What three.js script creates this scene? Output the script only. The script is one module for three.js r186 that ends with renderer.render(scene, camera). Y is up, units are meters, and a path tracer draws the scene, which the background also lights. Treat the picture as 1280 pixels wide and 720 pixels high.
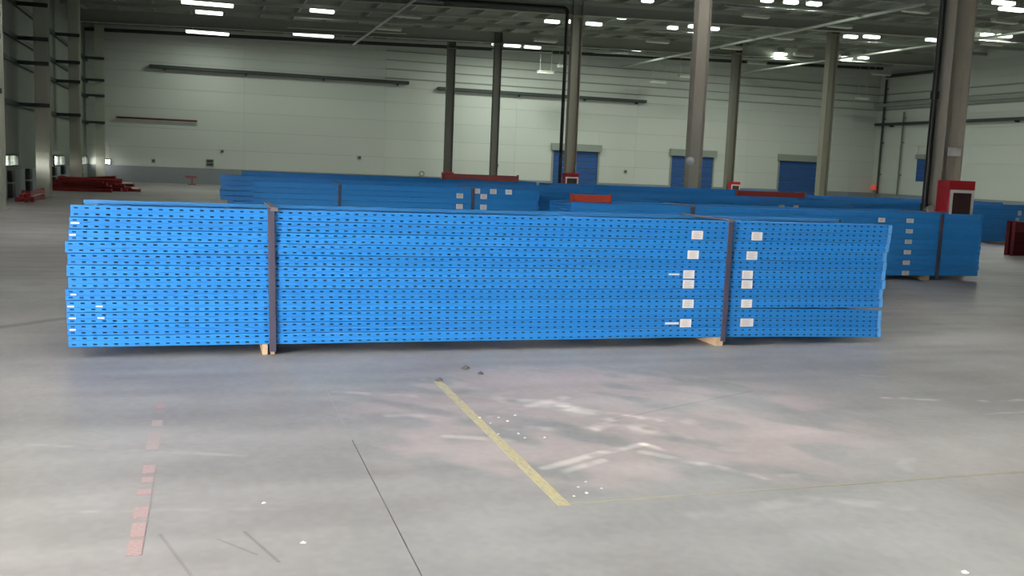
import * as THREE from 'three';
import { RoundedBoxGeometry } from 'three/addons/geometries/RoundedBoxGeometry.js';
import { mergeGeometries } from 'three/addons/utils/BufferGeometryUtils.js';
import { RectAreaLightUniformsLib } from 'three/addons/lights/RectAreaLightUniformsLib.js';

// ---------- camera, sky, exposure ----------
const scene = new THREE.Scene();
const camera = new THREE.PerspectiveCamera(33.085, 1280 / 720, 0.05, 300);
{
  const yaw = 0.309, pitch = 0.1249, roll = 0.0408;
  camera.position.set(0, 1.59, 0);
  camera.rotation.order = 'YXZ';
  camera.rotation.set(-pitch, -yaw, roll);
}
scene.add(camera);
const renderer = new THREE.WebGLRenderer({ antialias: true });
renderer.toneMapping = THREE.LinearToneMapping;
renderer.toneMappingExposure = 1.0;
renderer.shadowMap.enabled = true;
RectAreaLightUniformsLib.init();
const SKY = 30;                                          // bright overcast sky outside the open dock doors
scene.background = new THREE.Color(1.0, 0.98, 0.955);
scene.backgroundIntensity = SKY;
const LAMP = 74;                                        // radiance of the roof lamps' light
const LAMP_COLOR = new THREE.Color(0.92, 1.0, 0.89);

// ---------- helpers ----------
let seed = 7;
const rnd = () => { seed = (seed * 1664525 + 1013904223) >>> 0; return seed / 4294967296; };
const rr = (a, b) => a + (b - a) * rnd();
const used = new Map();
function numbered(name) {
  const base = name.replace(/_\d{3}$/, '');
  const n = used.get(base) || 0; used.set(base, n + 1);
  return n ? `${base}_${String(n).padStart(3, '0')}` : base;
}
const shade = o => { o.traverse(m => { if (m.isMesh) { m.castShadow = true; m.receiveShadow = true; } }); return o; };
function tag(o, label, category, group) { o.userData.label = label; o.userData.category = category; if (group) o.userData.group = group; return o; }
function group(name, p = [0, 0, 0], turn = 0) { const g = new THREE.Group(); g.name = numbered(name); g.position.set(...p); g.rotation.y = turn; scene.add(g); return g; }
function part(parent, name, geo, mat, p) { const m = new THREE.Mesh(geo, mat); m.name = name; if (p) m.position.set(...p); m.castShadow = m.receiveShadow = true; parent.add(m); return m; }
function solo(name, geo, mat, p) { const m = part(scene, numbered(name), geo, mat, p); return m; }
function struct(name, geo, mat, p) { const m = part(scene, name, geo, mat, p); m.userData.kind = 'structure'; return m; }
function structGroup(name) { const g = new THREE.Group(); g.name = name; g.userData.kind = 'structure'; scene.add(g); return g; }
const box = (w, h, d) => new THREE.BoxGeometry(w, h, d);
function bx(x0, x1, y0, y1, z0, z1) { const g = box(x1 - x0, y1 - y0, z1 - z0); g.translate((x0 + x1) / 2, (y0 + y1) / 2, (z0 + z1) / 2); return g; }
const rbox = (w, h, d, r = 0.006, s = 1) => new RoundedBoxGeometry(w, h, d, s, r);
const merge = list => mergeGeometries(list.map(g => { const n = g.index ? g.toNonIndexed() : g; for (const k of Object.keys(n.attributes)) if (!['position', 'normal', 'uv'].includes(k)) n.deleteAttribute(k); return n; }));
function tube(a, b, r, seg = 10) {
  const A = new THREE.Vector3(...a), B = new THREE.Vector3(...b), d = B.clone().sub(A);
  const g = new THREE.CylinderGeometry(r, r, d.length(), seg);
  g.applyQuaternion(new THREE.Quaternion().setFromUnitVectors(new THREE.Vector3(0, 1, 0), d.clone().normalize()));
  g.translate((A.x + B.x) / 2, (A.y + B.y) / 2, (A.z + B.z) / 2);
  return g;
}
const std = (c, roughness = 0.7, extra = {}) => { const m = new THREE.MeshStandardMaterial({ roughness, ...extra }); if (Array.isArray(c)) m.color.setRGB(...c); else m.color.set(c); return m; };

// periodic value noise, period 24 m
const PERM = new Uint8Array(512); { for (let i = 0; i < 256; i++) PERM[i] = i; for (let i = 255; i > 0; i--) { const j = Math.floor(rnd() * (i + 1)); [PERM[i], PERM[j]] = [PERM[j], PERM[i]]; } for (let i = 0; i < 256; i++) PERM[i + 256] = PERM[i]; }
function vnoise(x, y, nx, ny = nx) {                      // nx, ny cells per period
  const fx = Math.floor(x), fy = Math.floor(y); let u = x - fx, v = y - fy;
  u = u * u * (3 - 2 * u); v = v * v * (3 - 2 * v);
  const i0 = ((fx % nx) + nx) % nx, i1 = (i0 + 1) % nx, j0 = ((fy % ny) + ny) % ny, j1 = (j0 + 1) % ny;
  const h = (i, j) => PERM[(PERM[(i + nx) & 255] + j * 3 + (j >> 6) * 37 + (i >> 8) * 71) & 255] / 255;
  return (h(i0, j0) * (1 - u) + h(i1, j0) * u) * (1 - v) + (h(i0, j1) * (1 - u) + h(i1, j1) * u) * v;
}
function dataTexture(w, h, fn, wrap) {
  const d = new Uint8Array(w * h * 4);
  for (let j = 0; j < h; j++) for (let i = 0; i < w; i++) {
    const c = fn(i, j), k = (j * w + i) * 4;
    for (let q = 0; q < 3; q++) d[k + q] = Math.max(0, Math.min(255, c[q]));
    d[k + 3] = 255;
  }
  const t = new THREE.DataTexture(d, w, h, THREE.RGBAFormat);
  t.magFilter = THREE.LinearFilter; t.minFilter = THREE.LinearMipmapLinearFilter; t.generateMipmaps = true;
  t.colorSpace = THREE.SRGBColorSpace; if (wrap) t.wrapS = t.wrapT = THREE.RepeatWrapping; t.needsUpdate = true;
  return t;
}

// ---------- materials ----------
const BLUE = [[0.026, 0.25, 0.68], [0.024, 0.235, 0.65], [0.028, 0.262, 0.70]];
const blueMats = BLUE.map(c => std(c, 0.42));
const blueBack = std([0.05, 0.26, 0.60], 0.42);
const slotShade = std([0.012, 0.05, 0.13], 0.8);  // shade inside the post slots, put into a dark blue colour
const blueWorn = std([0.12, 0.36, 0.70], 0.5);
const redBeam = std([0.33, 0.028, 0.030], 0.5), redBeam2 = std([0.24, 0.02, 0.025], 0.5), orangeBeam = std([0.50, 0.06, 0.03], 0.5);
const timber = std([0.62, 0.43, 0.27], 0.8), timberDark = std([0.40, 0.27, 0.18], 0.85);
const strapMat = std([0.075, 0.066, 0.10], 0.6), strapTop = std([0.20, 0.18, 0.20], 0.6);
const columnMat = std([0.37, 0.345, 0.285], 0.65);
const wallWhite = [[0.57, 0.60, 0.55], [0.555, 0.59, 0.54], [0.58, 0.61, 0.56]].map(c => std(c, 0.75));
const seamMat = std([0.20, 0.22, 0.20], 0.9), wainscot = std([0.25, 0.275, 0.29], 0.7);
const doorBlue = [[0.018, 0.085, 0.28], [0.02, 0.09, 0.30]].map(c => std(c, 0.5)), doorSeam = std([0.26, 0.38, 0.55], 0.6), lintelMat = std([0.27, 0.30, 0.26], 0.6);
const darkSteel = std([0.035, 0.045, 0.04], 0.6), roofSteel = std([0.31, 0.325, 0.28], 0.7), roofDeck = std([0.22, 0.24, 0.20], 0.8), paleSteel = std([0.42, 0.45, 0.40], 0.5);
const blackPaint = std([0.012, 0.014, 0.014], 0.45);
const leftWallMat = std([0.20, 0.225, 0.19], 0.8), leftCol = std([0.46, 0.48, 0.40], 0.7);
const whitePaint = std([0.72, 0.72, 0.70], 0.6);
const cabinetRed = std([0.42, 0.012, 0.02], 0.4), cabinetGlass = std([0.075, 0.04, 0.04], 0.2);
const paper = std([0.80, 0.80, 0.80], 0.8), debrisDark = std([0.10, 0.10, 0.09], 0.9);

// ---------- floor ----------
const bandRaw = (x, z, k) => vnoise(x / 24 * k, z / 24 * k, k) - 0.5;
const streak = (x, z, kx, kz) => vnoise(x / 24 * kx, z / 24 * kz, kx, kz) - 0.5;
function floorBase(x, z) {                               // concrete tone, -1..1-ish, plus a warm / cool drift
  const a = bandRaw(x, z, 6) * 0.45 + bandRaw(x + 3, z, 16) * 0.34 + bandRaw(x, z + 5, 40) * 0.26 + bandRaw(x, z, 100) * 0.18 + streak(x, z, 9, 48) * 0.42 + streak(x + 4, z, 26, 150) * 0.34;
  const w = bandRaw(x + 7, z + 2, 8) * 0.6 + bandRaw(x, z, 28) * 0.3;
  return [a, w];
}
function toneToSRGB(a, w) { const v = 155 + a * 46; return [v + 2 + w * 9, v - w * 3.5, v - 3 - w * 4]; }
const farTex = dataTexture(1024, 1024, (i, j) => { const x = i / 1024 * 24, z = j / 1024 * 24, [a, w] = floorBase(x, z); return toneToSRGB(a, w); }, true);
// scuffs, plus one painted shadow band, on the near slabs: polylines (x, z), half width, strength
const SCUFF_AND_SHADE = [
  [[[1.73, -4.71], [2.16, -4.93], [2.46, -5.04], [2.55, -4.9]], 0.045, 30], [[[1.76, -4.61], [2.1, -4.79]], 0.04, 24], [[[2.29, -5.92], [2.65, -5.62], [2.97, -5.47]], 0.09, 20],
  [[[1.79, -5.5], [2.27, -5.39], [2.64, -5.66]], 0.07, 22], [[[2.39, -4.89], [2.63, -4.62], [2.86, -4.34], [3.05, -4.34]], 0.05, 24], [[[2.59, -5.37], [2.95, -4.88]], 0.1, 16],
  [[[4.8, -5.87], [5.41, -5.66], [5.88, -5.64]], 0.045, 34], [[[5.22, -5.33], [5.57, -5.33]], 0.03, 24], [[[5.18, -6.59], [5.3, -6.54]], 0.05, 30],
  [[[1.63, -6.85], [2.01, -6.19], [2.28, -5.97], [2.6, -5.3]], 0.14, 16], [[[0.86, -6.58], [1.38, -6.39]], 0.05, 20], [[[1.36, -5.39], [1.71, -5.25]], 0.05, 24], [[[1.1, -5.9], [1.7, -5.8], [2.4, -6.2]], 0.06, 18],
  [[[-0.9, -5.6], [0.2, -5.2]], 0.03, 10], [[[-0.6, -4.5], [0.4, -4.35]], 0.025, 9], [[[3.4, -4.05], [3.9, -4.5]], 0.06, 12], [[[2.2, -3.9], [2.9, -4.0], [3.3, -3.8]], 0.07, 13],
  [[[0.16, -4.11], [0.28, -3.76]], 0.008, -30], [[[-0.18, -4.15], [-0.05, -3.7]], 0.008, -22], [[[0.05, -4.05], [0.2, -3.85]], 0.006, -25], [[[2.4, -5.55], [3.9, -6.2]], 0.012, -16],
  [[[-1.75, -9.35], [-1.25, -9.86]], 0.09, -26],  // soft shadow band at the far left, painted into the floor tone
];
function floorNear(x, z) {
  let [a, w] = floorBase(x, z);
  // dry dust in patches with a grain of its own
  const dx = (x - 2.5) / 2.0, dz = (z + 5.7) / 1.7, inside = Math.max(0, 1 - (dx * dx + dz * dz));
  if (inside > 0) {
    const g = bandRaw(x * 0.7 + z * 0.7, z * 2 - x * 2, 60) + bandRaw(x + 1, z, 130) * 0.7 + 0.10;
    const m = Math.max(0, Math.min(1, (g + inside * 0.35) * 2.2)) * Math.min(1, inside * 2);
    a += m * 0.42; w += m * 0.75;
  }
  const c = toneToSRGB(a, w);
  const fine = bandRaw(x * 3, z * 3, 220) * 7; c[0] += fine; c[1] += fine; c[2] += fine;
  return c;
}
function slabTexture(x0, x1, z0, z1, w, h) {
  const px = new Float32Array(w * h * 3);
  for (let j = 0; j < h; j++) for (let i = 0; i < w; i++) { const c = floorNear(x0 + (i + .5) / w * (x1 - x0), z0 + (j + .5) / h * (z1 - z0)); px.set(c, (j * w + i) * 3); }
  for (const [line, hw, s] of SCUFF_AND_SHADE) for (let k = 0; k + 1 < line.length; k++) {
    const [ax, az] = line[k], [bx_, bz] = line[k + 1], dx = bx_ - ax, dz = bz - az, L2 = dx * dx + dz * dz;
    const i0 = Math.max(0, Math.floor((Math.min(ax, bx_) - hw - x0) / (x1 - x0) * w)), i1 = Math.min(w - 1, Math.ceil((Math.max(ax, bx_) + hw - x0) / (x1 - x0) * w));
    const j0 = Math.max(0, Math.floor((Math.min(az, bz) - hw - z0) / (z1 - z0) * h)), j1 = Math.min(h - 1, Math.ceil((Math.max(az, bz) + hw - z0) / (z1 - z0) * h));
    for (let j = j0; j <= j1; j++) for (let i = i0; i <= i1; i++) {
      const x = x0 + (i + .5) / w * (x1 - x0), z = z0 + (j + .5) / h * (z1 - z0);
      const t = Math.max(0, Math.min(1, ((x - ax) * dx + (z - az) * dz) / L2)), d = Math.hypot(x - ax - t * dx, z - az - t * dz) / hw;
      if (d >= 1) continue;
      const grain = Math.max(0, Math.min(1, 0.55 + 1.6 * bandRaw(x * 2, z * 2, 150) + 0.8 * bandRaw(x, z, 60)));
      const v = s * (s > 0 ? 1.35 : 1) * (1 - d * d) * (s > 0 ? grain : 1);
      for (let q = 0; q < 3; q++) px[(j * w + i) * 3 + q] += v * (q === 2 && s > 0 ? 0.92 : 1);
    }
  }
  return dataTexture(w, h, (i, j) => px.subarray((j * w + i) * 3, (j * w + i) * 3 + 3));
}
const X0 = -5.7, X1 = 41.4, ZB = -53.6, ZF = 14;
const floor = structGroup('floor');
function slab(x0, x1, z0, z1, mat, own) {
  const g = bx(x0, x1, -0.2, 0, z0, z1), p = g.attributes.position, uv = g.attributes.uv;
  for (let i = 0; i < p.count; i++) uv.setXY(i, own ? (p.getX(i) - x0) / (x1 - x0) : p.getX(i) / 24, own ? (p.getZ(i) - z0) / (z1 - z0) : p.getZ(i) / 24);
  return part(floor, 'concrete_slab', g, mat);
}
const floorMat = t => new THREE.MeshPhysicalMaterial({ map: t, roughness: 0.5, specularIntensity: 0.6 });
const farMat = floorMat(farTex);
slab(0.805, 11, -13, -0.5, floorMat(slabTexture(0.805, 11, -13, -0.5, 1500, 1840)), true);
slab(X0 - .2, 0.8, -13, -0.5, floorMat(slabTexture(X0 - .2, 0.8, -13, -0.5, 820, 1840)), true);
slab(11, X1 + .2, -13, -0.5, farMat);
slab(X0 - .2, X1 + .2, ZB - .2, -13, farMat);
slab(X0 - .2, X1 + .2, -0.5, ZF + .2, farMat);
part(floor, 'slab_joint', bx(0.798, 0.807, -0.2, -0.008, -5.4, -0.5), std([0.19, 0.18, 0.175], 0.9));
part(floor, 'joint_filler', bx(0.799, 0.806, -0.2, 0, -13, -5.4), farMat);

// yard outside the open doors
const yard = structGroup('ground');
part(yard, 'yard_paving', bx(-40, X0 - .2, -0.3, -0.02, -90, 45), std([0.36, 0.36, 0.34], 0.9));
part(yard, 'yard_paving', bx(X0 - .2, 60, -0.3, -0.02, ZF + .2, 45), std([0.36, 0.36, 0.34], 0.9));

// ---------- ceiling ----------
const SL = 0.0267, roofY = x => 7.67 + SL * (x + 4.7);
const ceiling = structGroup('ceiling');
ceiling.position.set(0, roofY(0), 0); ceiling.rotation.z = Math.atan(SL);
// added unseen roof light strips, sized to brighten the floor: x range, z range
const ADDED_SKYL = [[-2.9, -2.4, -27.4, -17], [1.6, 2.3, -7.6, -0.6], [8.9, 9.32, -9.6, -2.6], [13.1, 13.5, -27.4, -18.5], [20.3, 20.8, -27.4, -17]];
{
  let x = X0 - .4; const D = (a, b, z0, z1) => part(ceiling, 'roof_deck', bx(a, b, 0.2, 0.4, z0, z1), roofDeck);
  const pane = new THREE.MeshPhysicalMaterial({ color: 0xffffff, transmission: 1, roughness: 0.05, thickness: 0, ior: 1.45 });
  for (const [a, b, z0, z1] of ADDED_SKYL) { D(x, a, ZB - .4, ZF + .4); D(a, b, ZB - .4, z0); D(a, b, z1, ZF + .4); for (let k = 0; k < 4; k++) part(ceiling, 'added_roof_pane', bx(a, b, .3, .304, z0 + (z1 - z0) / 4 * k, z0 + (z1 - z0) / 4 * (k + 1)), pane); x = b; }  // panes of the added roof light strips
  D(x, X1 + .6, ZB - .4, ZF + .4);
}
{
  const pur = bx(-0.04, 0.04, 0, 0.2, ZB, ZF);
  for (let x = X0 + 0.6; x < X1; x += 1.5) part(ceiling, 'purlin', pur, Math.round((x - X0) / 1.5) % 3 ? roofSteel : paleSteel, [x, 0, 0]);
  const raft = merge([bx(X0, X1, -0.03, 0, -0.13, 0.13), bx(X0, X1, -0.56, -0.53, -0.13, 0.13), bx(X0, X1, -0.53, -0.03, -0.01, 0.01)]);
  for (const z of [-47.3, -36.9, -26.2, -15.7, -5, 5.6]) part(ceiling, 'rafter', raft, roofSteel, [0, 0, z]);
  const strut = bx(X0, X1, -0.16, 0, -0.045, 0.045);
  for (let z = -52.6; z < -27; z += 2.62) part(ceiling, 'roof_beam', strut, Math.round((z + 52.6) / 2.62) % 2 ? roofSteel : paleSteel, [0, 0, z]);
  part(ceiling, 'eaves_beam', bx(X0, X1, -0.24, 0.0, ZB + .02, ZB + .22), darkSteel);
}

// ---------- walls ----------
const DOORS = [[19.29, 22.1], [26.9, 29.72], [34.4, 37.26]];
const DH = 2.88;
const wallBack = structGroup('wall_back');
const BW = [-4.87, -4.62, .88, 1.08];                     // small window slot by the far left corner
for (const [a, b, c, d] of [[X0 - .3, BW[0], -.2, 9.6], [BW[1], X1 + .3, -.2, 9.6], [BW[0], BW[1], -.2, BW[2]], [BW[0], BW[1], BW[3], 9.6]]) part(wallBack, 'wall_core', bx(a, b, c, d, ZB - .35, ZB - .06), seamMat);
const wallRight = structGroup('wall_right');
part(wallRight, 'wall_core', bx(X1 + .06, X1 + .35, -0.2, 9.6, ZB - .3, ZF + .3), wallWhite[1]);
{
  const rows = [0, 0.82, 1.8, 2.8, 3.8, 4.8, 5.62, 6.1, 6.58, 7.06, 7.54, 8.02, 8.5, 9.0];
  const cols = [X0, 1.95, 9.4, 16.95, 24.5, 32.05, 39.6, X1];
  const cache = new Map();
  const panel = (x0, x1, y0, y1, m) => {
    const w = x1 - x0 - .006, h = y1 - y0 - .009, key = w.toFixed(3) + h.toFixed(3);
    if (!cache.has(key)) cache.set(key, box(w, h, 0.05));
    part(wallBack, 'wall_panel', cache.get(key), m, [(x0 + x1) / 2, (y0 + y1) / 2, ZB - .025]);
  };
  for (let r = 0; r + 1 < rows.length; r++) for (let c = 0; c + 1 < cols.length; c++) {
    const y0 = rows[r], y1 = Math.min(rows[r + 1], roofY((cols[c] + cols[c + 1]) / 2) + .15); if (y1 - y0 < 0.06) continue;
    const m = r === 0 ? wainscot : wallWhite[Math.floor(rnd() * 3)], d = DOORS.find(q => q[0] > cols[c] && q[1] < cols[c + 1]);
    if (c === 0 && r === 1) { panel(cols[0], BW[0], y0, y1, m); panel(BW[1], cols[1], y0, y1, m); panel(BW[0], BW[1], BW[3], y1, m); }
    else if (d && y0 < DH) {
      panel(cols[c], d[0], y0, y1, m); panel(d[1], cols[c + 1], y0, y1, m);
      if (y1 > DH) panel(d[0], d[1], DH, y1, m);
    } else panel(cols[c], cols[c + 1], y0, y1, m);
  }
  for (const y of [6.1, 6.58, 7.06, 7.54]) part(wallBack, 'wall_girt', bx(9.4, X1, y - .025, y + .025, ZB, ZB + .05), lintelMat);
  // right wall panels near the far corner
  for (let r = 1; r + 1 < rows.length; r++) for (const [z0, z1] of [[ZB, -46.4], [-46.4, -39.2]]) {
    if (z0 === ZB && rows[r] < 3.0 && rows[r + 1] > 1.6) {
      part(wallRight, 'wall_panel', bx(X1, X1 + .05, rows[r] + .005, rows[r + 1] - .005, z0, -49.55), wallWhite[r % 3]);
      part(wallRight, 'wall_panel', bx(X1, X1 + .05, rows[r] + .005, rows[r + 1] - .005, -47.2, z1), wallWhite[(r + 1) % 3]);
      if (rows[r] < 1.66) part(wallRight, 'wall_panel', bx(X1, X1 + .05, rows[r] + .005, 1.66, -49.55, -47.2), wallWhite[r % 3]);
    } else part(wallRight, 'wall_panel', bx(X1, X1 + .05, rows[r] + .005, rows[r + 1] - .005, z0, z1), wallWhite[(r + (z0 === ZB ? 0 : 2)) % 3]);
  }
  for (const z of [[ZB, -46.4], [-46.4, -39.2]]) part(wallRight, 'wall_panel', bx(X1, X1 + .05, 0, .815, z[0], z[1]), wainscot);
  for (const y of [6.1, 6.58, 7.06]) part(wallRight, 'wall_girt', bx(X1 - .05, X1, y - .04, y + .04, ZB, -38), lintelMat);
}
// sectional dock doors
function dockDoor(n, x0, x1, z, labelGroup) {
  const d = structGroup('door_' + n), k = 8, h = 2.62 / k;
  for (let i = 0; i < k; i++) part(d, 'door_section', rbox(x1 - x0 - .02, h - .034, 0.05, .008), doorBlue[i % 2], [(x0 + x1) / 2, h * (i + .5), z - .03]);
  part(d, 'door_backing', bx(x0, x1, 0, 2.64, z - .062, z - .058), doorSeam);
  part(d, 'lintel', bx(x0 - .16, x1 + .16, 2.62, 3.02, z - .04, z + .2), lintelMat);
  for (const x of [x0 - .04, x1 + .04]) part(d, 'door_track', bx(x - .05, x + .05, 0, 2.62, z + .001, z + .05), lintelMat);
}
DOORS.forEach(([a, b], i) => dockDoor(i + 1, a, b, ZB));
{
  const d = structGroup('door_4');
  for (let i = 0; i < 4; i++) part(d, 'door_section', rbox(.05, .335, 2.3, .008), doorBlue[i % 2], [X1 + .02, 1.84 + .345 * i, -48.375]);
  part(d, 'lintel', bx(X1 - .12, X1 + .05, 3.02, 3.3, -49.6, -47.1), lintelMat);
}
// left wall: solid far part with four window slots, then open dock doors near the camera
const WIN = [[-34.2, -31.9, 1.0, 1.29], [-45.0, -42.2, .9, 1.24], [-53.4, -51.3, .84, 1.2]];
const OPEN_L = [[-4.2, 1.2]];
{
  const w = structGroup('wall_left'), xa = X0 - .3, xb = X0;
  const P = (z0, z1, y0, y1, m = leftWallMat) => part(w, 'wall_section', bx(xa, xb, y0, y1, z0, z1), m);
  let z = ZB - .3;
  for (const [a, b, y0, y1] of [...WIN].sort((p, q) => p[0] - q[0])) { P(z, a, -.2, 9.2); P(a, b, -.2, y0); P(a, b, y1, 9.2); z = b; }
  P(z, OPEN_L[0][0], -.2, 9.2);
  OPEN_L.forEach(([a, b], i) => { P(a, b, 4.4, 9.2); P(b, ZF + .3, -.2, 9.2); });
  for (const y of [2.9, 4.2, 4.95, 6.0]) part(w, 'wall_girt', bx(X0, X0 + .1, y - .07, y + .07, ZB, -18), darkSteel);
  part(w, 'wainscot', bx(X0, X0 + .02, 0, .85, ZB, -18), wainscot);
  WIN.forEach(([a, b, y0, y1], i) => {
    const g = structGroup('window_' + (i + 1));
    part(g, 'window_frame', merge([bx(X0 - .02, X0 + .05, y0 - .05, y0, a - .05, b + .05), bx(X0 - .02, X0 + .05, y1, y1 + .05, a - .05, b + .05), bx(X0 - .02, X0 + .05, y0, y1, a - .05, a), bx(X0 - .02, X0 + .05, y0, y1, b, b + .05), bx(X0 - .02, X0 + .03, y0, y1, (a + b) / 2 - .03, (a + b) / 2 + .03)]), darkSteel);
    const glass = new THREE.MeshPhysicalMaterial({ color: 0xffffff, transmission: 1, roughness: 0.02, thickness: 0, ior: 1.45 });
    part(g, 'pane', bx(X0 - .012, X0 - .008, y0, y1, a, b), glass);
  });
  { const g = structGroup('window_4'); part(g, 'window_frame', merge([bx(BW[0] - .05, BW[1] + .05, BW[2] - .05, BW[2], ZB - .02, ZB + .04), bx(BW[0] - .05, BW[1] + .05, BW[3], BW[3] + .05, ZB - .02, ZB + .04), bx(BW[0] - .05, BW[0], BW[2], BW[3], ZB - .02, ZB + .04), bx(BW[1], BW[1] + .05, BW[2], BW[3], ZB - .02, ZB + .04)]), darkSteel);
    part(g, 'pane', bx(BW[0], BW[1], BW[2], BW[3], ZB - .045, ZB - .041), new THREE.MeshPhysicalMaterial({ color: 0xffffff, transmission: 1, roughness: 0.02, thickness: 0, ior: 1.45 })); }
  const wf = structGroup('wall_front'); let x = X0 - .3;
  for (const [a, b] of []) { part(wf, 'wall_section', bx(x, a, -.2, 9.4, ZF, ZF + .3), leftWallMat); part(wf, 'wall_section', bx(a, b, 4.5, 9.4, ZF, ZF + .3), leftWallMat); x = b; }
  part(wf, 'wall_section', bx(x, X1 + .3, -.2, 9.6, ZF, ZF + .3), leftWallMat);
}
// dock pads on the left wall below the windows
{
  const pads = [[-32.8, 1], [-35.9, 2], [-41.6, 3], [-44.2, 4], [-47.2, 5], [-50.4, 6]];
  const names = ['nearest', 'second nearest', 'third nearest', 'fourth nearest', 'fifth nearest', 'farthest'];
  pads.forEach(([z, n], i) => { const g = group('dock_bumper', [X0 + .02, 0, z]); tag(g, `dark upright dock pad on the left wall, ${names[i]} of the six`, 'dock bumper', 'dark dock pads on the left wall'); part(g, 'pad', rbox(.14, .42, .5, .03, 2), blackPaint, [.07, .24, 0]); part(g, 'pad', rbox(.14, .36, .5, .03, 2), blackPaint, [.07, .68, 0]); });
}

// ---------- things fixed to the walls ----------
tag(solo('wall_rail', merge([bx(-2.7, 10.63, 5.8, 5.96, ZB + .02, ZB + .34), ...[-2, 2, 6, 10].map(x => bx(x, x + .06, 5.7, 5.82, ZB, ZB + .3))]), darkSteel), 'long dark rail on the back wall, at the left, ending before the columns', 'rail', null);
tag(solo('wall_rail', merge([bx(12.3, 24.9, 5.62, 5.78, ZB + .02, ZB + .34), ...[13, 17, 21, 24.3].map(x => bx(x, x + .06, 5.52, 5.64, ZB, ZB + .3))]), darkSteel), 'long dark rail on the back wall above the left blue dock door', 'rail', null);
tag(solo('wall_rail', merge([bx(X1 - .34, X1 - .02, 5.1, 5.26, ZB + .2, -36), ...[-52, -47, -42, -37].map(z => bx(X1 - .3, X1, 5.0, 5.12, z, z + .06))]), darkSteel), 'long dark rail along the right wall behind the big column', 'rail', null);
tag(solo('cable_duct', bx(X1 - .58, X1 - .24, 6.26, 6.44, ZB + .3, -36), lintelMat), 'grey duct running along the right wall above the dark rail', 'duct', null);
tag(solo('cable_duct', bx(X1 - .42, X1 - .06, 8.1, 8.24, -52.6, -47.6), darkSteel), 'short dark duct high on the right wall under the roof', 'duct', null);
tag(solo('fire_pipe', merge([tube([-4.3, 3.24, ZB + .12], [-.4, 3.24, ZB + .12], .05), ...[-4, -2.3, -.6].map(x => bx(x, x + .05, 3.2, 3.28, ZB, ZB + .12))]), std([0.10, 0.015, 0.015], .5)), 'thin dark red pipe on the back wall at the far left', 'pipe', null);
tag(solo('downpipe', merge([tube([X1 - .16, .8, -52.8], [X1 - .16, 8.0, -52.8], .07), ...[2, 4, 5.5, 7.4].map(y => bx(X1 - .14, X1, y, y + .05, -52.88, -52.72))]), darkSteel), 'dark vertical downpipe in the far right corner', 'pipe', null);
tag(solo('downpipe', merge([tube([X1 - .16, .8, -50.9], [X1 - .16, 5.9, -50.9], .05), ...[2, 4, 5.5].map(y => bx(X1 - .14, X1, y, y + .05, -50.98, -50.82))]), std([0.14, .16, .14], .6)), 'shorter grey downpipe on the right wall beside the corner downpipe', 'pipe', null);
{
  const g = group('wall_vent', [0.23, 1.12, ZB]); tag(g, 'dark square vent in the back wall left of the blue stacks', 'vent');
  part(g, 'frame', merge([bx(-.2, .2, .15, .19, 0, .04), bx(-.2, .2, -.19, -.15, 0, .04), bx(-.2, -.16, -.15, .15, 0, .04), bx(.16, .2, -.15, .15, 0, .04), bx(-.16, .16, -.02, .02, 0, .03)]), lintelMat);
  part(g, 'grille', bx(-.17, .17, -.16, .16, 0, .012), darkSteel);
  const mk = (x, y, w, t, l) => { const v = group('wall_socket', [x, y, ZB]); tag(v, l, 'socket'); part(v, 'cover', rbox(w, w, t, .02, 2), lintelMat, [0, 0, t / 2]); part(v, 'inset', rbox(w * .55, w * .55, .02, .008), darkSteel, [0, 0, t]); };
  mk(-2.55, 1.12, .2, .08, 'small dark socket low on the back wall above the grey wainscot');
  mk(0.85, 1.75, .16, .06, 'small grey socket on the back wall above the square vent');
  mk(8.05, 1.72, .18, .06, 'small grey socket on the back wall between vent and columns');
  mk(15.9, 1.6, .2, .06, 'small grey socket on the back wall right of the thin column');
  mk(23.9, 1.55, .18, .06, 'small grey socket on the back wall right of the left dock door');
  mk(31.0, 1.45, .18, .06, 'small grey socket on the back wall right of the middle dock door');
  const c = group('wall_ring', [11.55, .98, ZB]); tag(c, 'small round ring fitting on the back wall behind the stacks', 'fitting');
  const t = new THREE.TorusGeometry(.12, .03, 8, 24); part(c, 'ring', t, lintelMat, [0, 0, .03]); part(c, 'ring_plate', new THREE.CylinderGeometry(.09, .09, .02, 20).rotateX(Math.PI / 2), whitePaint, [0, 0, .01]);
}
{
  const g = group('alarm_box', [X1 - .16, 0, -53.1]); tag(g, 'small red lit alarm box on a grey post in the far right corner', 'alarm');
  part(g, 'post', bx(-.06, .06, 0, 1.0, -.06, .06), lintelMat); part(g, 'alarm_face', rbox(.28, .3, .4, .04, 2), std([.75, .10, .08], .5, { emissive: new THREE.Color(.6, .05, .04), emissiveIntensity: .5 }), [0, 1.15, 0]);
  const s = group('floor_stand', [-0.68, 0, -52]); tag(s, 'small faded red stand on the floor before the back wall', 'stand');
  const m = std([.34, .10, .11], .6); part(s, 'top', rbox(.56, .12, .4, .02), m, [0, .4, 0]); part(s, 'leg', box(.08, .34, .3), m, [.05, .17, 0]); part(s, 'foot', box(.4, .04, .36), m, [.05, .02, 0]);
}

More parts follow.
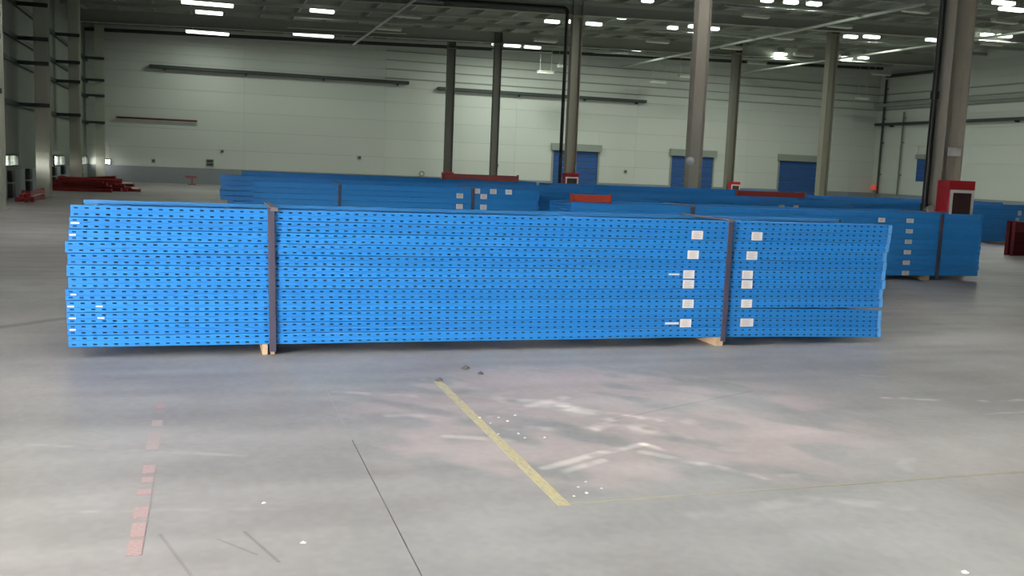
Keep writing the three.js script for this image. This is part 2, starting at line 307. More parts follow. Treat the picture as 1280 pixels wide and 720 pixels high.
// ---------- steel columns ----------
const H = (w, d, h) => merge([bx(-w / 2, w / 2, 0, h, d / 2 - .022, d / 2), bx(-w / 2, w / 2, 0, h, -d / 2, -d / 2 + .022), bx(-.012, .012, 0, h, -d / 2 + .022, d / 2 - .022)]);
function column(x, z, w, d, label, mat = columnMat) {
  const g = group('steel_column', [x, 0, z]); tag(g, label, 'column');
  const h = roofY(x) - .02;
  part(g, 'shaft', H(w, d, h).rotateY(Math.PI / 2), mat);
  part(g, 'base_plate', bx(-d / 2 - .08, d / 2 + .08, 0, .04, -w / 2 - .08, w / 2 + .08), mat);
  for (const s of [-1, 1]) part(g, 'stiffener', bx(-d / 2 - .06, d / 2 + .06, .04, .3, s * w * .27 - .008, s * w * .27 + .008), mat);
  part(g, 'cap_bracket', bx(-d / 2 - .05, d / 2 + .05, h - .62, h - .58, -w / 2 - .1, w / 2 + .1), mat);
  return g;
}
column(13.86, -15.75, .32, .46, 'big beige steel column at the right beside the black pipe');
column(13.88, -26.2, .30, .42, 'tall beige steel column in front of the middle blue dock door');
column(14.02, -36.9, .30, .42, 'brown grey steel column in front of the left blue dock door');
column(13.86, -47.3, .28, .36, 'thin dark steel column second from the left on the back wall', std([.15, .15, .13], .65));
column(12.15, -50, .28, .42, 'dark steel column with red box at its foot, leftmost free column', std([.15, .15, .13], .65));
column(26.5, -46, .34, .42, 'grey steel column with a dark red box, between the two right dock doors', std([.19, .185, .15], .65));
column(26.3, -37.5, .34, .42, 'grey steel column close beside the rightmost blue dock door', std([.24, .23, .18], .65));
{
  const names = ['nearest', 'second nearest', 'third nearest', 'farthest'];
  [-26.9, -34.6, -42.8, -52.6].forEach((z, i) => {
    const g = group('wall_column', [X0 + .74, 0, z]); tag(g, `pale steel column standing against the left wall, ${names[i]} of four`, 'column', 'columns against the left wall');
    part(g, 'shaft', H(.4, .5, roofY(X0 + .74) - .05), leftCol);
    for (const y of [2.9, 4.2, 4.95, 6.0]) part(g, 'bracket', bx(-.74, .24, y - .06, y + .06, .25, .34), darkSteel);
    part(g, 'base_plate', bx(-.28, .28, 0, .04, -.32, .32), leftCol);
  });
}
// fire cabinets at the feet of the columns
function cabinet(x, y, z, w, h, d, label) {
  const g = group('fire_cabinet', [x, y, z]); tag(g, label, 'fire cabinet');
  part(g, 'body', rbox(w, h, d, .012), cabinetRed, [0, h / 2, -d / 2]);
  const t = w * .095, y0 = .03, y1 = h * .86;
  const dr = part(g, 'door', merge([bx(-w * .45, w * .45, y1 - t, y1, 0, .025), bx(-w * .45, w * .45, y0, y0 + t, 0, .025), bx(-w * .45, -w * .45 + t, y0 + t, y1 - t, 0, .025), bx(w * .45 - t, w * .45, y0 + t, y1 - t, 0, .025)]), whitePaint);
  part(dr, 'glass', bx(-w * .45 + t, w * .45 - t, y0 + t, y1 - t, .002, .012), cabinetGlass);
  part(dr, 'handle', bx(w * .45 - t * .7, w * .45 - t * .4, h * .38, h * .48, .025, .05), darkSteel);
  part(g, 'plinth', bx(-w * .4, w * .4, -y, 0, -d * .9, -d * .1), darkSteel);
  return g;
}
cabinet(13.71, .42, -15.1, .61, 1.24, .32, 'red fire cabinet with white framed glass at the foot of the big column');
cabinet(13.86, .3, -36.2, .60, 1.12, .3, 'red fire cabinet with white frame before the left blue dock door');
cabinet(12.12, .2, -49.36, .42, .95, .3, 'dark red fire box at the foot of the leftmost free column');
cabinet(26.6, .2, -45.4, .56, 1.05, .3, 'dark red fire box on the column between the right dock doors');
{
  const s = group('column_sign', [13.80, 2.16, -15.49]); tag(s, 'small white plate fixed on the big beige column', 'sign'); part(s, 'plate', rbox(.30, .16, .02, .006), whitePaint, [-.0, .05, 0]); part(s, 'clip', box(.04, .2, .012), paleSteel, [0, .05, -.012]);
  const l = group('column_lamp', [13.60, 1.9, -25.93]); tag(l, 'small white lamp on the tall column before the middle dock door', 'lamp'); part(l, 'lamp_head', new THREE.SphereGeometry(.12, 18, 12), whitePaint, [0, .06, .05]); part(l, 'lamp_arm', box(.16, .1, .06), paleSteel, [.06, -.02, 0]);
}
// black water pipes by the columns
{
  const a = group('water_pipe', [13.37, 0, -15.68]); tag(a, 'thick black vertical pipe standing left of the big beige column', 'pipe');
  part(a, 'pipe_run', tube([0, 0, 0], [0, roofY(13.4) - .6, 0], .058, 16), blackPaint);
  for (const y of [1.05, 3.2, 5.6]) part(a, 'coupling', tube([0, y, 0], [0, y + .14, 0], .078, 16), blackPaint);
  part(a, 'valve', merge([tube([0, 1.1, 0], [-.0, 1.1, .16], .04, 12), tube([-.0, 1.1, .15], [0, 1.1, .19], .075, 16)]), paleSteel);
  const b = group('water_pipe', [13.5, 0, -36.62]); tag(b, 'black pipe rising beside the brown grey column and bending left', 'pipe');
  const zt = 7.8;
  part(b, 'pipe_run', tube([0, 0, 0], [0, zt - .2, 0], .07, 14), blackPaint);
  part(b, 'elbow', new THREE.TubeGeometry(new THREE.QuadraticBezierCurve3(new THREE.Vector3(0, zt - .2, 0), new THREE.Vector3(0, zt, 0), new THREE.Vector3(-.2, zt, 0)), 8, .075, 12), blackPaint);
  part(b, 'cross_run', tube([-.2, zt, 0], [-5.2, zt - .13, 0], .07, 14), blackPaint);
}
// sprinkler pipes under the roof
function pipe(a, b, r, label) { tag(solo('roof_pipe', tube(a, b, r, 8), paleSteel), label, 'pipe', 'pale pipes under the roof'); }
pipe([3.5, 7.35, -42.2], [9.5, 7.5, -42.2], .035, 'pale thin pipe under the roof at the left, nearer of two');
pipe([3.5, 7.35, -45.6], [8.9, 7.5, -45.6], .035, 'pale thin pipe under the roof at the left, farther of two');
pipe([6.95, 7.2, -30], [6.95, 7.2, -49], .05, 'pale pipe running to the back wall, left of the thin columns');
pipe([23.2, 7.6, -28], [23.2, 7.6, -53.4], .06, 'pale diagonal looking pipe running to the back wall above the middle door');
pipe([14, 7.45, -48.9], [17.3, 7.55, -48.9], .04, 'pale thin pipe below the lamps beside the thin column');
pipe([18.5, 7.6, -39], [23.4, 7.7, -39], .04, 'pale thin pipe below the lamps right of the brown grey column');
pipe([19.2, 7.62, -47.9], [24, 7.72, -47.9], .04, 'pale thin pipe before the back wall, left of the tall beige column');
pipe([27.2, 7.82, -47.0], [31.4, 7.95, -47.0], .04, 'pale thin pipe before the back wall, above the rightmost dock door');
pipe([27.6, 7.82, -38.7], [31.8, 7.95, -38.7], .04, 'pale thin pipe under the middle lamps, right of the tall beige column');
pipe([31.5, 7.95, -36.2], [36, 8.05, -36.2], .04, 'pale thin pipe under the lamps right of the big column');
pipe([17.6, 7.55, -31.6], [23.4, 7.7, -31.6], .04, 'pale thin pipe under the nearest lamps, at the top edge');
pipe([30.6, 7.6, -28], [30.6, 7.7, -53.4], .05, 'pale pipe running to the back wall above the rightmost dock door');

// ---------- roof lamps ----------
const lens = new THREE.MeshStandardMaterial({ color: 0xffffff, emissive: new THREE.Color(0.96, 1, 0.95), emissiveIntensity: 2.6, roughness: .5 });
const lensDim = std([0.62, 0.64, 0.55], .5);
function lamp(x, y, z, w, lit, label, grp, litCount = 1) {
  const g = group(lit ? 'roof_lamp' : 'strip_light', [x, y, z]); tag(g, label, lit ? 'roof lamp' : 'strip light', grp);
  part(g, 'housing', bx(-w / 2, w / 2, .09, .14, -.16, .16), paleSteel);
  part(g, 'diffuser', rbox(w * .98, .12, .28, .04, 3), lit ? lens : lensDim, [0, .03, 0]);
  const top = roofY(x) - y;
  for (const s of [-1, 1]) part(g, 'hanger', bx(s * w * .35 - .008, s * w * .35 + .008, .14, top + .2, -.008, .008), paleSteel);
  if (lit) {
    const L = new THREE.RectAreaLight(LAMP_COLOR, LAMP * (x > 10 ? 2.7 : 0.8), w * .9, .24);
    L.position.set(0, -.1, 0); L.rotation.x = -Math.PI / 2; L.name = 'lamp_light'; g.add(L);
  }
}
const LIT = [[0.08, -41.09, 2.0], [0.1, -50.76, 2.05], [4.54, -41.22, 1.0], [5.06, -49.53, 2.0], [0.15, -43.59, 1.12], [14.18, -40.3, .65], [14.95, -40.0, .4], [16.1, -40.27, .71], [14.29, -49.3, .34], [15.3, -49.59, .9], [16.51, -49.87, .9], [19.75, -40.01, .45], [20.38, -39.23, .47], [21.55, -39.56, .44], [20.87, -48.23, .55], [21.94, -48.56, .56], [28.23, -48.15, .5], [28.95, -47.8, .6], [29.8, -47.1, .7], [28.6, -39.43, .66], [29.5, -39.1, .79], [34.1, -47.19, .6], [34.92, -46.85, .6], [32.75, -38.88, .7], [33.64, -38.86, .32], [33.6, -36.4, .6], [34.6, -36.44, .72], [19.5, -31.97, .42], [20.5, -31.97, .52], [21.5, -31.99, .54], [15.55, -33.7, .42], [16.43, -38.01, .39], [27.55, -29.21, .89], [28.97, -30.26, 1.12]];
const rowName = z => z < -46 ? 'the row nearest the back wall' : z < -36 ? 'the middle row' : 'the nearest row';
{
  const rows = { a: [], b: [], c: [] };
  for (const l of LIT) (l[1] < -46 ? rows.a : l[1] < -36 ? rows.b : rows.c).push(l);
  const ord = ['first', 'second', 'third', 'fourth', 'fifth', 'sixth', 'seventh', 'eighth', 'ninth', 'tenth', 'eleventh', 'twelfth', 'thirteenth', 'fourteenth', 'fifteenth', 'sixteenth', 'seventeenth', 'eighteenth'];
  for (const r of Object.values(rows)) {
    r.sort((p, q) => p[0] - q[0]);
    r.forEach(([x, z, w], i) => lamp(x, roofY(x) - .4, z, w, true, `glowing white roof lamp, ${ord[i]} from the left in ${rowName(z)}`, 'glowing white lamps under the roof'));
  }
  const PALE = [[8, -36.95], [8, -40.85], [8, -45.2], [16.05, -46.5], [21.0, -35.2], [21.2, -44.5], [25.8, -31.7], [25.8, -36.4], [25.8, -40.75], [25.8, -45.4], [25.8, -50.2], [30.9, -32.6], [30.9, -37.2], [31, -46.75], [31.1, -51.6], [36.04, -38.7]];
  const cols = new Map(); for (const p of PALE) { const k = Math.round(p[0] / 2.6); if (!cols.has(k)) cols.set(k, []); cols.get(k).push(p); }
  const cn = ['leftmost line', 'second line from the left', 'third line from the left', 'fourth line from the left', 'fifth line from the left', 'rightmost line'];
  const on = ['nearest', 'second nearest', 'third nearest', 'fourth nearest', 'fifth nearest'];
  [...cols.values()].forEach((list, c) => { list.sort((p, q) => q[1] - p[1]); list.forEach(([x, z], i) => lamp(x, roofY(x) - .45, z, 1.2, false, `pale unlit strip light under roof, ${on[i]} in the ${cn[Math.min(c, 5)].replace(' from the left', '')}`, 'pale unlit strip lights under the roof')); });
  const LOW = [[17.7, 6.67, .92, 'left of the brown grey column'], [18.64, 7.08, .5, 'behind the black pipe'], [26.15, 7.01, .86, 'left of the tall beige column, upper one'], [24.46, 6.59, .95, 'left of the tall beige column, lower one'], [39.4, 8.03, 1.28, 'near the far right corner, upper one'], [38.17, 6.5, .86, 'near the far right corner, lower one']];
  for (const [x, y, w, t] of LOW) lamp(x, y, -51, w, false, `low strip light before the back wall, ${t}`, 'strip lights hung low before the back wall');
}

// ---------- blue rack frames ----------
const PITCH = 0.0905, FH = 0.0868, PD = 0.07, FD = 0.9, CELL = 0.075;
function slottedPost(L, bend) {
  const cells = Math.round(L / CELL), list = [];
  const y1 = FH / 2 - .0035, rowY = .0235, hw = .0165, hh = .006, c = .005;
  const band = (s) => {                                  // one flat band of the face with a slot, s = +-1
    const sh = new THREE.Shape(); const a = s > 0 ? .009 : -y1, b = s > 0 ? y1 : -.009;
    sh.moveTo(0, a); sh.lineTo(CELL, a); sh.lineTo(CELL, b); sh.lineTo(0, b); sh.closePath();
    const h = new THREE.Path(), cx = CELL / 2, cy = s * rowY;
    h.moveTo(cx - hw, cy - hh + c); h.lineTo(cx - hw, cy + hh - c); h.lineTo(cx - hw + c, cy + hh); h.lineTo(cx + hw - c, cy + hh); h.lineTo(cx + hw, cy + hh - c); h.lineTo(cx + hw, cy - hh + c); h.lineTo(cx + hw - c, cy - hh); h.lineTo(cx - hw + c, cy - hh); h.closePath();
    sh.holes.push(h);
    const front = new THREE.ShapeGeometry(sh).toNonIndexed();
    const pos = [], nor = [], uvs = [], pts = h.getPoints();
    for (let i = 0; i < pts.length - 1; i++) { const p = pts[i], q = pts[i + 1]; const nx = (cx - (p.x + q.x) / 2), ny = cy - (p.y + q.y) / 2, l = Math.hypot(nx, ny) || 1; for (const [vx, vy, vz] of [[p.x, p.y, 0], [q.x, q.y, 0], [q.x, q.y, -.003], [p.x, p.y, 0], [q.x, q.y, -.003], [p.x, p.y, -.003]]) { pos.push(vx, vy, vz); nor.push(nx / l, ny / l, 0); uvs.push(0, 0); } }
    const wall = new THREE.BufferGeometry(); wall.setAttribute('position', new THREE.Float32BufferAttribute(pos, 3)); wall.setAttribute('normal', new THREE.Float32BufferAttribute(nor, 3)); wall.setAttribute('uv', new THREE.Float32BufferAttribute(uvs, 2));
    return [front, wall];
  };
  const cell = mergeGeometries([...band(1), ...band(-1)]);
  for (let i = 0; i < cells; i++) list.push(cell.clone().translate(i * CELL, 0, 0));
  const len = cells * CELL, seg = bend ? 24 : 1;
  const strip = (ya, za, yb, zb) => { const g = new THREE.PlaneGeometry(len, 1, seg, 1); const p = g.attributes.position; for (let i = 0; i < p.count; i++) { const t = p.getY(i) + .5; p.setXYZ(i, p.getX(i) + len / 2, yb + (ya - yb) * t, zb + (za - zb) * t); } g.computeVertexNormals(); list.push(g.toNonIndexed()); };
  strip(FH / 2, -.0035, y1, 0); strip(-y1, 0, -FH / 2, -.0035);               // chamfers
  strip(FH / 2, -PD, FH / 2, -.0035); strip(-FH / 2, -.0035, -FH / 2, -PD);   // sides
  strip(.009, 0, .006, -.004); strip(.006, -.004, -.006, -.004); strip(-.006, -.004, -.009, 0); // centre groove
  
  const g = mergeGeometries(list);
  if (bend) { const p = g.attributes.position; for (let i = 0; i < p.count; i++) p.setY(i, p.getY(i) + bend(p.getX(i))); }
  return g;
}
function plainPost(L, bend, flip) {                      // channel, outer face at z = 0, open to the frame
  const n = bend ? 20 : 1, list = [];
  const P = (x0, x1) => { list.push(bx(x0, x1, -FH / 2 + .004, FH / 2 - .004, -.003, 0), bx(x0, x1, FH / 2 - .005, FH / 2, -PD, -.004), bx(x0, x1, -FH / 2, -FH / 2 + .005, -PD, -.004), bx(x0, x1, -.006, .006, -.0075, -.004), bx(x0, x1, FH / 2 - .027, FH / 2 - .005, -PD, -PD + .003), bx(x0, x1, -FH / 2 + .005, -FH / 2 + .027, -PD, -PD + .003)); };
  for (let i = 0; i < n; i++) P(L * i / n, L * (i + 1) / n);
  const g = merge(list);
  if (bend) { const p = g.attributes.position; for (let i = 0; i < p.count; i++) p.setY(i, p.getY(i) + bend(p.getX(i))); }
  if (flip) g.rotateY(Math.PI).translate(L, 0, 0);
  return g;
}
const ORD = ['top', 'second from the top', 'third from the top', 'fourth from the top', 'fifth from the top', 'sixth from the top', 'seventh from the top', 'eighth from the top', 'ninth from the top', 'tenth from the top', 'eleventh from the top', 'twelfth from the top', 'thirteenth from the top'];
const braceG = new Map();
const labelTex = (() => {                                 // printed paper label: faint lines on white
  const c = document.createElement('canvas'); c.width = 128; c.height = 96; const x = c.getContext('2d');
  x.fillStyle = '#eeecea'; x.fillRect(0, 0, 128, 96); x.fillStyle = '#d8b7aa';
  for (let i = 0; i < 5; i++) x.fillRect(22, 14 + i * 15, 84 - (i % 2) * 22, 5);
  const t = new THREE.CanvasTexture(c); t.colorSpace = THREE.SRGBColorSpace; return t;
})();
const labelMat = new THREE.MeshStandardMaterial({ map: labelTex, roughness: .7 });
const scuffMat = std([.8, .82, .84], .7);
function frameProto(L, o) {
  const f = new THREE.Group(); const bend = o.bend;
  const off = x => bend ? bend(x) : 0;
  const mats = o.mats;
  part(f, 'front_post', o.slots ? slottedPost(L, bend) : plainPost(L, bend), mats[0], [0, 0, 0]);
  if (o.slots) { const nseg = bend ? 24 : 1, g = merge(Array.from({ length: nseg }, (_, i) => bx(L * i / nseg, L * (i + 1) / nseg, -FH / 2 + .001, FH / 2 - .001, -PD, -PD + .004))); if (bend) { const p = g.attributes.position; for (let i = 0; i < p.count; i++) p.setY(i, p.getY(i) + bend(p.getX(i))); } part(f, 'slot_shade_liner', g, slotShade).userData.label = 'added dark blue plate giving the shade inside the slots'; }  // added plate, coloured dark so the slots look shaded inside
  part(f, 'back_post', plainPost(L, bend, true), o.backMat || mats[1], [0, 0, -FD]);
  const nb = Math.max(4, Math.round(L / 1.0)), hz = box(.04, .03, FD - 2 * PD);
  for (let i = 0; i <= nb; i++) { const x = .12 + (L - .24) * i / nb; part(f, 'cross_brace', hz, mats[1], [x, off(x), -FD / 2]); }
  for (let i = 0; i < nb; i++) {
    const xa = .16 + (L - .24) * i / nb, xb = .08 + (L - .24) * (i + 1) / nb, za = i % 2 ? -PD : -FD + PD, zb = i % 2 ? -FD + PD : -PD;
    const len = Math.hypot(xb - xa, zb - za), key = len.toFixed(3); if (!braceG.has(key)) braceG.set(key, box(len - .04, .025, .03));
    const m = part(f, 'diagonal_brace', braceG.get(key), mats[2], [(xa + xb) / 2, (off(xa) + off(xb)) / 2, -FD / 2]); m.rotation.y = -Math.atan2(zb - za, xb - xa);
  }
  const foot = merge([bx(-.03, .004, -FH / 2 + .002, FH / 2 - .002, .0005, .005), bx(0, .006, -FH / 2 + .002, FH / 2 - .002, -PD - .02, .012)]);
  for (const z of [0]) part(f, 'foot_plate', foot, o.footMat || mats[1], [L, off(L), z]);
  part(f, 'foot_plate', foot.clone().scale(1, 1, -1).translate(0, 0, 0), o.footMat || mats[1], [L, off(L), -FD]).material.side = THREE.DoubleSide;
  return f;
}
// one stack of frames; i = 0 is the top frame
function stack(o) {
  const { x0, z, n, L, where, grp } = o, yb = o.yb ?? .085, pitch = o.pitch ?? PITCH;
  const protos = new Map(), out = [];
  for (let i = 0; i < n; i++) {
    const bent = o.bentFrom !== undefined && i >= o.bentFrom, k = (bent ? 'b' : 's') + i % 3;
    if (!protos.has(k)) protos.set(k, frameProto(L, { ...o, mats: [o.mats[i % 3], o.mats[(i + 1) % 3], o.mats[(i + 2) % 3]], bend: bent ? o.bend : null }));
    const f = protos.get(k).clone(); f.name = numbered('rack_frame'); scene.add(f);
    const dx = o.dx ? o.dx(i) : rr(-.012, .012);
    f.position.set(x0 + dx, yb + pitch * (n - 1 - i + .5), z + rr(-.003, .003)); f.scale.y = pitch / PITCH * (o.squash ?? 1);
    tag(f, `${o.colour} rack frame, ${i === n - 1 ? 'bottom one' : i ? ORD[i] : 'topmost'} of ${where}`, 'rack frame', grp);
    out.push(f);
  }
  return out;
}
function addLabel(f, wx, w = .115, h = .082, m = labelMat, name = 'label') { part(f, name, bx(-w / 2, w / 2, -h / 2, h / 2, .0006, .002), m, [wx - f.position.x, 0, 0]).userData.label = m === labelMat ? 'white printed paper label' : 'white scuff mark'; }

const bendDown = x => { const t = Math.max(0, x - 5.0) / 2.37; return -.028 * t * t; };
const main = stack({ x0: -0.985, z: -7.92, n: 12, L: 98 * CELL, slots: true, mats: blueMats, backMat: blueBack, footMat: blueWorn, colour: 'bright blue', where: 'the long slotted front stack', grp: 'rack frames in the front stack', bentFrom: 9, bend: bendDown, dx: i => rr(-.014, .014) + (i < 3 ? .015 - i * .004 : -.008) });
for (const [i, xa, xb] of [[1, 4.28, 4.90], [3, 4.25, 4.86], [5, 4.22, 4.83], [6, 4.22, 4.83], [8, 4.23, 4.84], [10, 4.22, 4.86]]) { addLabel(main[i], xa, .115, .078); addLabel(main[i], xb, i === 10 ? .14 : .115, .078); }
addLabel(main[5], 4.07, .11, .018, scuffMat, 'paper_shred'); addLabel(main[10], 4.08, .14, .02, scuffMat, 'paper_shred');
for (const [i, x, w] of [[1, -.93, .06], [2, -.95, .045], [7, -.95, .04], [8, -.97, .045], [8, -.77, .05], [9, -.96, .05], [9, -.76, .05], [10, -.96, .045]]) addLabel(main[i], x, w, .012, scuffMat, 'scuff');
const sB = stack({ x0: 5.02, z: -13.1, n: 12, L: 98 * CELL, slots: false, mats: blueMats, footMat: blueMats[1], pitch: .0855, yb: .075, colour: 'blue', where: 'the second stack, behind the front one', grp: 'rack frames in the second stack' });
for (const i of [1, 3, 5, 7, 9, 11]) addLabel(sB[i], 10.92, .14, .075); addLabel(sB[1], 10.37, .13, .075);
const sA = stack({ x0: .75, z: -16.3, n: 12, L: 4.875, mats: blueMats, colour: 'dark blue', where: 'the short dark stack with stickers', grp: 'rack frames in the short dark stack', pitch: .0915 });
for (const [i, x] of [[0, 4.49], [0, 4.79], [0, 5.07], [1, 4.19], [1, 4.62], [3, 4.19], [4, 4.2], [3, 4.62], [4, 4.63]]) addLabel(sA[i], x, .12, .085);
stack({ x0: .38, z: -17.75, n: 13, L: 7.05, mats: blueMats, colour: 'dark blue', where: 'the dark stack with stepped end', grp: 'rack frames in the stepped stack', pitch: .0885, squash: .84, dx: i => i < 5 ? -.12 + rr(-.01, .01) : .04 + rr(-.05, .05) });
const sC = stack({ x0: 7.72, z: -18.1, n: 12, L: 6.3, mats: blueMats, colour: 'dark blue', where: 'the stack under the long red beam', grp: 'rack frames under the long red beam', squash: .88, pitch: .0845 });
for (const [i, x] of [[1, 11.75], [1, 12.1], [3, 11.75], [3, 12.1]]) addLabel(sC[i], x, .13, .08);
const sD = stack({ x0: 15.1, z: -21.3, n: 12, L: 7.35, mats: blueMats, colour: 'blue', where: 'the stack at the right edge', grp: 'rack frames in the right edge stack', pitch: .083 });
addLabel(sD[2], 21.35, .12, .14); addLabel(sD[4], 21.3, .12, .08);
stack({ x0: .85, z: -24, n: 13, L: 7.35, mats: blueMats, colour: 'dark blue', where: 'the farthest stack at the left', grp: 'rack frames in the far left stack', pitch: .0865 });
stack({ x0: 8.6, z: -24, n: 13, L: 7.35, mats: blueMats, colour: 'dark blue', where: 'the farthest stack in the middle', grp: 'rack frames in the far middle stack', pitch: .0845 });
stack({ x0: 16.4, z: -24.4, n: 12, L: 7.35, mats: blueMats, colour: 'dark blue', where: 'the farthest stack at the right', grp: 'rack frames in the far right stack', pitch: .0835 });

// timber bearers under the stacks and straps round them
function bearer(x, z, w, h, d, label, m = timber) {
  const g = rbox(w, h, d, .004); tag(solo('timber_bearer', g, m, [x, h / 2, z - d / 2]), label, 'timber bearer', 'timber bearers under the stacks');
}
bearer(.462, -7.925, .042, .085, .95, 'pale timber bearer under the front stack by the left strap, left one of the pair');
bearer(.522, -7.925, .034, .085, .95, 'brown timber bearer under the front stack by the left strap, right one of the pair', timberDark);
bearer(4.585, -7.925, .075, .085, .95, 'pale timber bearer under the front stack by the right strap');
bearer(11.36, -13.1, .09, .075, .95, 'timber bearer under the right end of the second stack');
bearer(6.6, -13.1, .09, .075, .95, 'timber bearer under the left end of the second stack');
for (const [x, z, w] of [[1.6, -16.3, 'short dark stack, left end'], [4.4, -16.3, 'short dark stack, right end'], [1.6, -17.75, 'stepped stack, left end'], [6, -17.75, 'stepped stack, right end'], [9, -18.1, 'stack with red beam, left end'], [12.8, -18.1, 'stack with red beam, right end'], [16.5, -21.3, 'right edge stack, left end'], [21, -21.3, 'right edge stack, right end'], [2, -24, 'far left stack, left end'], [7, -24, 'far left stack, right end'], [10, -24, 'far middle stack, left end'], [14.6, -24, 'far middle stack, right end'], [17.6, -24.4, 'far right stack, left end'], [22.4, -24.4, 'far right stack, right end']]) bearer(x, z, .09, .085, .95, `timber bearer hidden under the ${w}`);
function strap(xt, xb, z, top, w, label, ground) {
  const g = group('packing_strap', [xt, 0, z]); tag(g, label, 'strap');
  const h = top + .012 - ground, fr = rbox(w, h, .014, .004); 
  const m = part(g, 'front_run', fr, strapMat, [(xb - xt) / 2, ground + h / 2, .022]); m.rotation.z = -Math.atan2(xb - xt, h);
  part(g, 'top_run', rbox(w, .012, FD + .07, .004), strapTop, [0, top + .009, -FD / 2]);
  part(g, 'back_run', rbox(w, h, .014, .004), strapMat, [0, ground + h / 2, -FD - .026]);
  part(g, 'buckle', rbox(w * 1.15, .03, .02, .005), strapTop, [0, top + .004, .022]);
}
const TOP = .085 + 12 * PITCH;
strap(.522, .497, -7.92, TOP, .055, 'purple grey strap round the left part of the front stack', .03);
strap(4.605, 4.61, -7.92, TOP, .05, 'dark brown strap round the right part of the front stack between the label columns', .05);
strap(11.53, 11.53, -13.1, .075 + 12 * .0855, .07, 'dark strap round the right end of the second stack', .03);
strap(6.97, 6.97, -13.1, .075 + 12 * .0855, .07, 'dark strap round the left part of the second stack', .03);
strap(2.13, 2.13, -16.3,   .085 + 12 * .0915, .045, 'dark strap round the left part of the short dark stack', .03);
strap(4.42, 4.42, -16.3, .085 + 12 * .0915, .06, 'dark strap round the short dark stack between its white labels', .03);

// ---------- red and orange beams ----------
function beam(L, m, name = 'rack_beam') {
  const f = new THREE.Group();
  part(f, 'beam_body', merge([rbox(L, .11, .045, .006), bx(-L / 2, L / 2, .015, .05, .02, .032)]), m);
  for (const s of [-1, 1]) part(f, 'end_plate', merge([bx(s * L / 2 - .004, s * L / 2 + .004, -.058, .075, -.03, .035), bx(s * L / 2 - .004 * 1, s * L / 2 + .004, -.058, .075, .03, .07)]), m);
  return f;
}
function putBeam(p, x, y, z, ry, rx, label, grp, rz = 0) { const f = p.clone(); f.name = numbered('rack_beam'); scene.add(f); f.position.set(x, y, z); f.rotation.set(rx, ry, rz, 'YXZ'); return tag(f, label, 'rack beam', grp); }
const rb = beam(2.3, redBeam), rb2 = beam(2.3, redBeam2), ob = beam(.62, orangeBeam), ol = beam(1.65, std([.40, .055, .03], .5));
putBeam(ob, 5.42, 1.163, -13.35, 0, 0, 'short orange red beam lying on the left end of the second stack', 'orange red beams on the stacks');
putBeam(ol, 11.6, .085 + 12 * .0845 + .06 + .055, -18.35, 0, 0, 'long orange red beam lying on a stack behind the second stack', 'orange red beams on the stacks');
putBeam(beam(1.5, std([.30, .07, .06], .5)), 5.0, .085 + 13 * .0885 + .058 + .055, -17.95, 0, 0, 'dull red beam lying on the stepped stack behind the short dark stack', 'orange red beams on the stacks');
{
  // heaps of red beams by the left wall
  const heap = (list, where, grp) => list.forEach(([x, y, z, ry, rx, rz, m], i) => putBeam(m ? rb2 : rb, x, y, z, ry, rx, `red rack beam tossed on ${where}`, grp, rz));
  const L1 = []; for (let k = 0; k < 7; k++) L1.push([-5.03 + rr(-.22, .28), .07 + Math.floor(k / 3) * .09, -32.2 - rr(-.8, .5), 1.57 + rr(-.2, .2) + (k % 2 ? 0 : 3.14), k < 3 ? 0 : rr(-.2, .2), rr(-.01, .01), k % 2]);
  heap(L1, 'the small heap at the left edge by the wall', 'red beams in the small heap');
  const L2 = []; for (let k = 0; k < 26; k++) { const lay = k < 11 ? 0 : k < 19 ? 1 : k < 24 ? 2 : 3; L2.push([-4.4 + rr(-.6, .95) * (1 - lay * .2), .07 + lay * .13, -40.6 - rr(-1.6, 1.8) * (1 - lay * .25), rr(-.5, .5) + (k % 2 ? 0 : 3.14), lay ? rr(-.8, .8) : 0, lay ? rr(-.14, .14) : 0, k % 2]); }
  heap(L2, 'the large heap on the floor by the left wall', 'red beams in the large heap');
  const g2 = 'red beams in the stack at the right edge';
  const hb = beam(2.4, redBeam2), hb2 = beam(2.4, std([.22, .022, .02], .5));
  for (let k = 0; k < 7; k++) for (const d of [0, 1]) putBeam(k % 2 ? hb : hb2, 19.0 + (d ? .0 : .0), .06 + k * .112, -17.9 - d * .16, 0, 0, `dark red beam, ${['bottom', 'second', 'third', 'fourth', 'fifth', 'sixth', 'top'][k]} layer, ${d ? 'rear' : 'front'} row of the right edge stack`, g2);
}

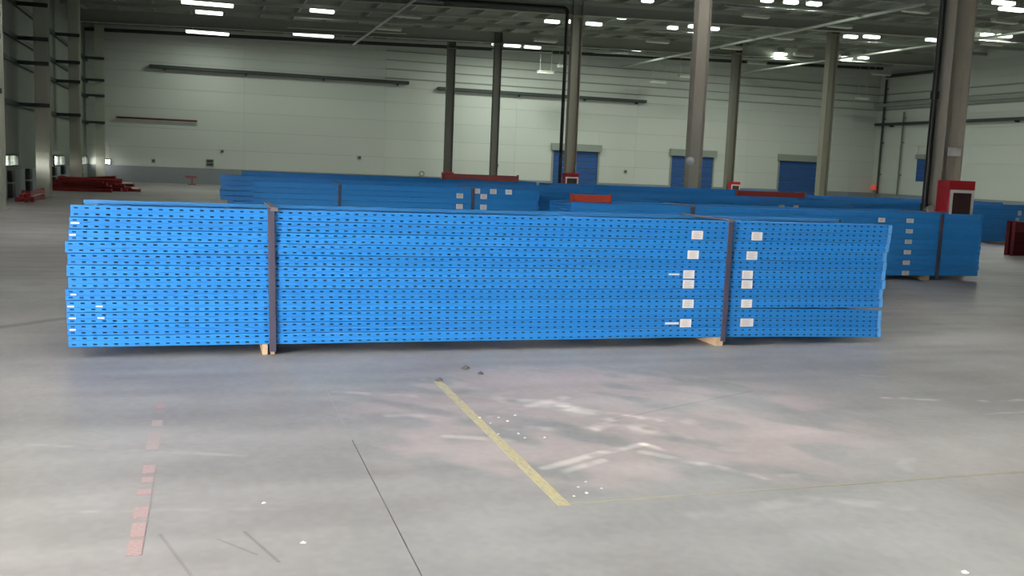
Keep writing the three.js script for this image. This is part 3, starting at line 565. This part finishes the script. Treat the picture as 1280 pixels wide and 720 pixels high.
// ---------- floor markings and litter ----------
function wornTex(rgb, base, cover, sx, sz) {
  return dataTexture(64, 512, (i, j) => { const a = vnoise(i / 64 * 6, j / 512 * 90, 251) * .6 + vnoise(i / 64 * 14 + 9, j / 512 * 220, 253) * .4, m = Math.max(0, Math.min(1, (a - (1 - cover)) * 5 + .5)); const n = (vnoise(i / 5, j / 5, 240) - .5) * 14; return rgb.map((v, q) => base[q] + (v - base[q]) * m + n); });
}
{
  const flat = (x0, x1, z0, z1, alongX) => { const g = bx(x0, x1, 0.0002, .0018, z0, z1), p = g.attributes.position, uv = g.attributes.uv; for (let i = 0; i < p.count; i++) { const a = (p.getX(i) - x0) / (x1 - x0), b = (p.getZ(i) - z0) / (z1 - z0); uv.setXY(i, alongX ? b : a, alongX ? a : b); } return g; };
  const m1 = new THREE.MeshStandardMaterial({ map: wornTex([196, 186, 142], [178, 172, 150], .62), roughness: .55 });
  const m2 = new THREE.MeshStandardMaterial({ map: wornTex([190, 178, 132], [166, 163, 154], .34), roughness: .55 });
  tag(solo('floor_line', flat(1.6, 1.662, -6.8, -4.145, false), m1), 'worn yellow painted line running towards the front stack', 'floor line');
  tag(solo('floor_line', flat(1.665, 9.5, -4.18, -4.155, true), m2), 'thin faded yellow line running right across the near floor', 'floor line');
  const r = group('red_marking', [-.27, 0, -5.1]); tag(r, 'row of faded red printed dashes on the floor at the left', 'floor marking');
  const m3 = new THREE.MeshStandardMaterial({ map: wornTex([186, 120, 120], [162, 159, 155], .43), roughness: .55 });
  const m4 = new THREE.MeshStandardMaterial({ map: wornTex([178, 146, 143], [162, 159, 155], .42), roughness: .55 });
  for (const [a, b, m] of [[-6.42, -6.28, m3], [-6.0, -5.86, m4], [-5.75, -5.38, m4], [-5.12, -4.98, m3], [-4.92, -4.84, m3], [-4.74, -4.66, m3], [-4.5, -4.36, m3], [-4.3, -4.14, m3], [-4.1, -3.94, m3]]) part(r, 'dash', flat(-.03 + rr(-.006, .006), .03, a + 5.1, b + 5.1, false), m);
}
{
  const scrap = (w, d, h) => { const pts = []; for (let i = 0; i < 7; i++) { const a = i / 7 * 6.283, r = rr(.6, 1); pts.push([Math.cos(a) * w * r / 2, Math.sin(a) * d * r / 2, rr(0, h)]); } const pos = []; for (let i = 0; i < 7; i++) { const p = pts[i], q = pts[(i + 1) % 7]; pos.push(0, h, 0, q[0], q[2] * .4, q[1], p[0], p[2] * .4, p[1]); pos.push(0, 0, 0, p[0], p[2] * .4, p[1], q[0], q[2] * .4, q[1]); } const g = new THREE.BufferGeometry(); g.setAttribute('position', new THREE.Float32BufferAttribute(pos, 3)); g.computeVertexNormals(); return g; };
  const put = (x, z, w, m, name, label, grp) => tag(solo(name, scrap(w, w * .8, w * .3), m, [x, .001, z]), label, name === 'paper_scrap' ? 'litter' : 'debris', grp);
  put(1.65, -6.83, .08, debrisDark, 'debris_chunk', 'dark lump of debris at the far end of the yellow line', null);
  put(1.95, -7.21, .09, debrisDark, 'debris_chunk', 'dark lump of debris nearest the front stack', null);
  put(2.01, -7.0, .08, debrisDark, 'debris_chunk', 'dark lump of debris between stack and yellow line, right one', null);
  const sOrd = ['nearest', 'second nearest', 'third nearest', 'fourth nearest', 'fifth nearest', 'sixth nearest', 'seventh nearest', 'eighth nearest', 'farthest'];
  let sk = 9; for (const [x, z] of [[1.9, -5.78], [1.66, -5.76], [1.78, -5.74], [1.81, -5.65], [1.69, -5.62], [1.67, -5.38], [1.79, -5.37], [1.8, -5.27], [1.92, -5.26]]) put(x, z, rr(.022, .034), paper, 'paper_scrap', `tiny white scrap by the middle of the yellow line, ${sOrd[--sk]} of nine`, 'white scraps along the yellow line');
  sk = 5; for (const [x, z] of [[1.86, -4.45], [1.79, -4.38], [1.9, -4.34], [1.8, -4.29], [1.72, -4.26]]) put(x, z, rr(.02, .03), paper, 'paper_scrap', `tiny white scrap at the corner of the yellow lines, ${sk-- === 5 ? 'farthest' : sOrd[sk]} of five`, 'white scraps at the corner of the yellow lines');
  put(.26, -4.44, .03, paper, 'paper_scrap', 'white scrap on the bare floor left of the crack, farther of two', null);
  put(.39, -3.93, .035, paper, 'paper_scrap', 'white scrap on the bare floor left of the crack, nearer of two', null);
  put(2.99, -3.07, .045, paper, 'paper_scrap', 'white scrap at the bottom right of the floor', null);
}
shade(scene);
renderer.render(scene, camera);
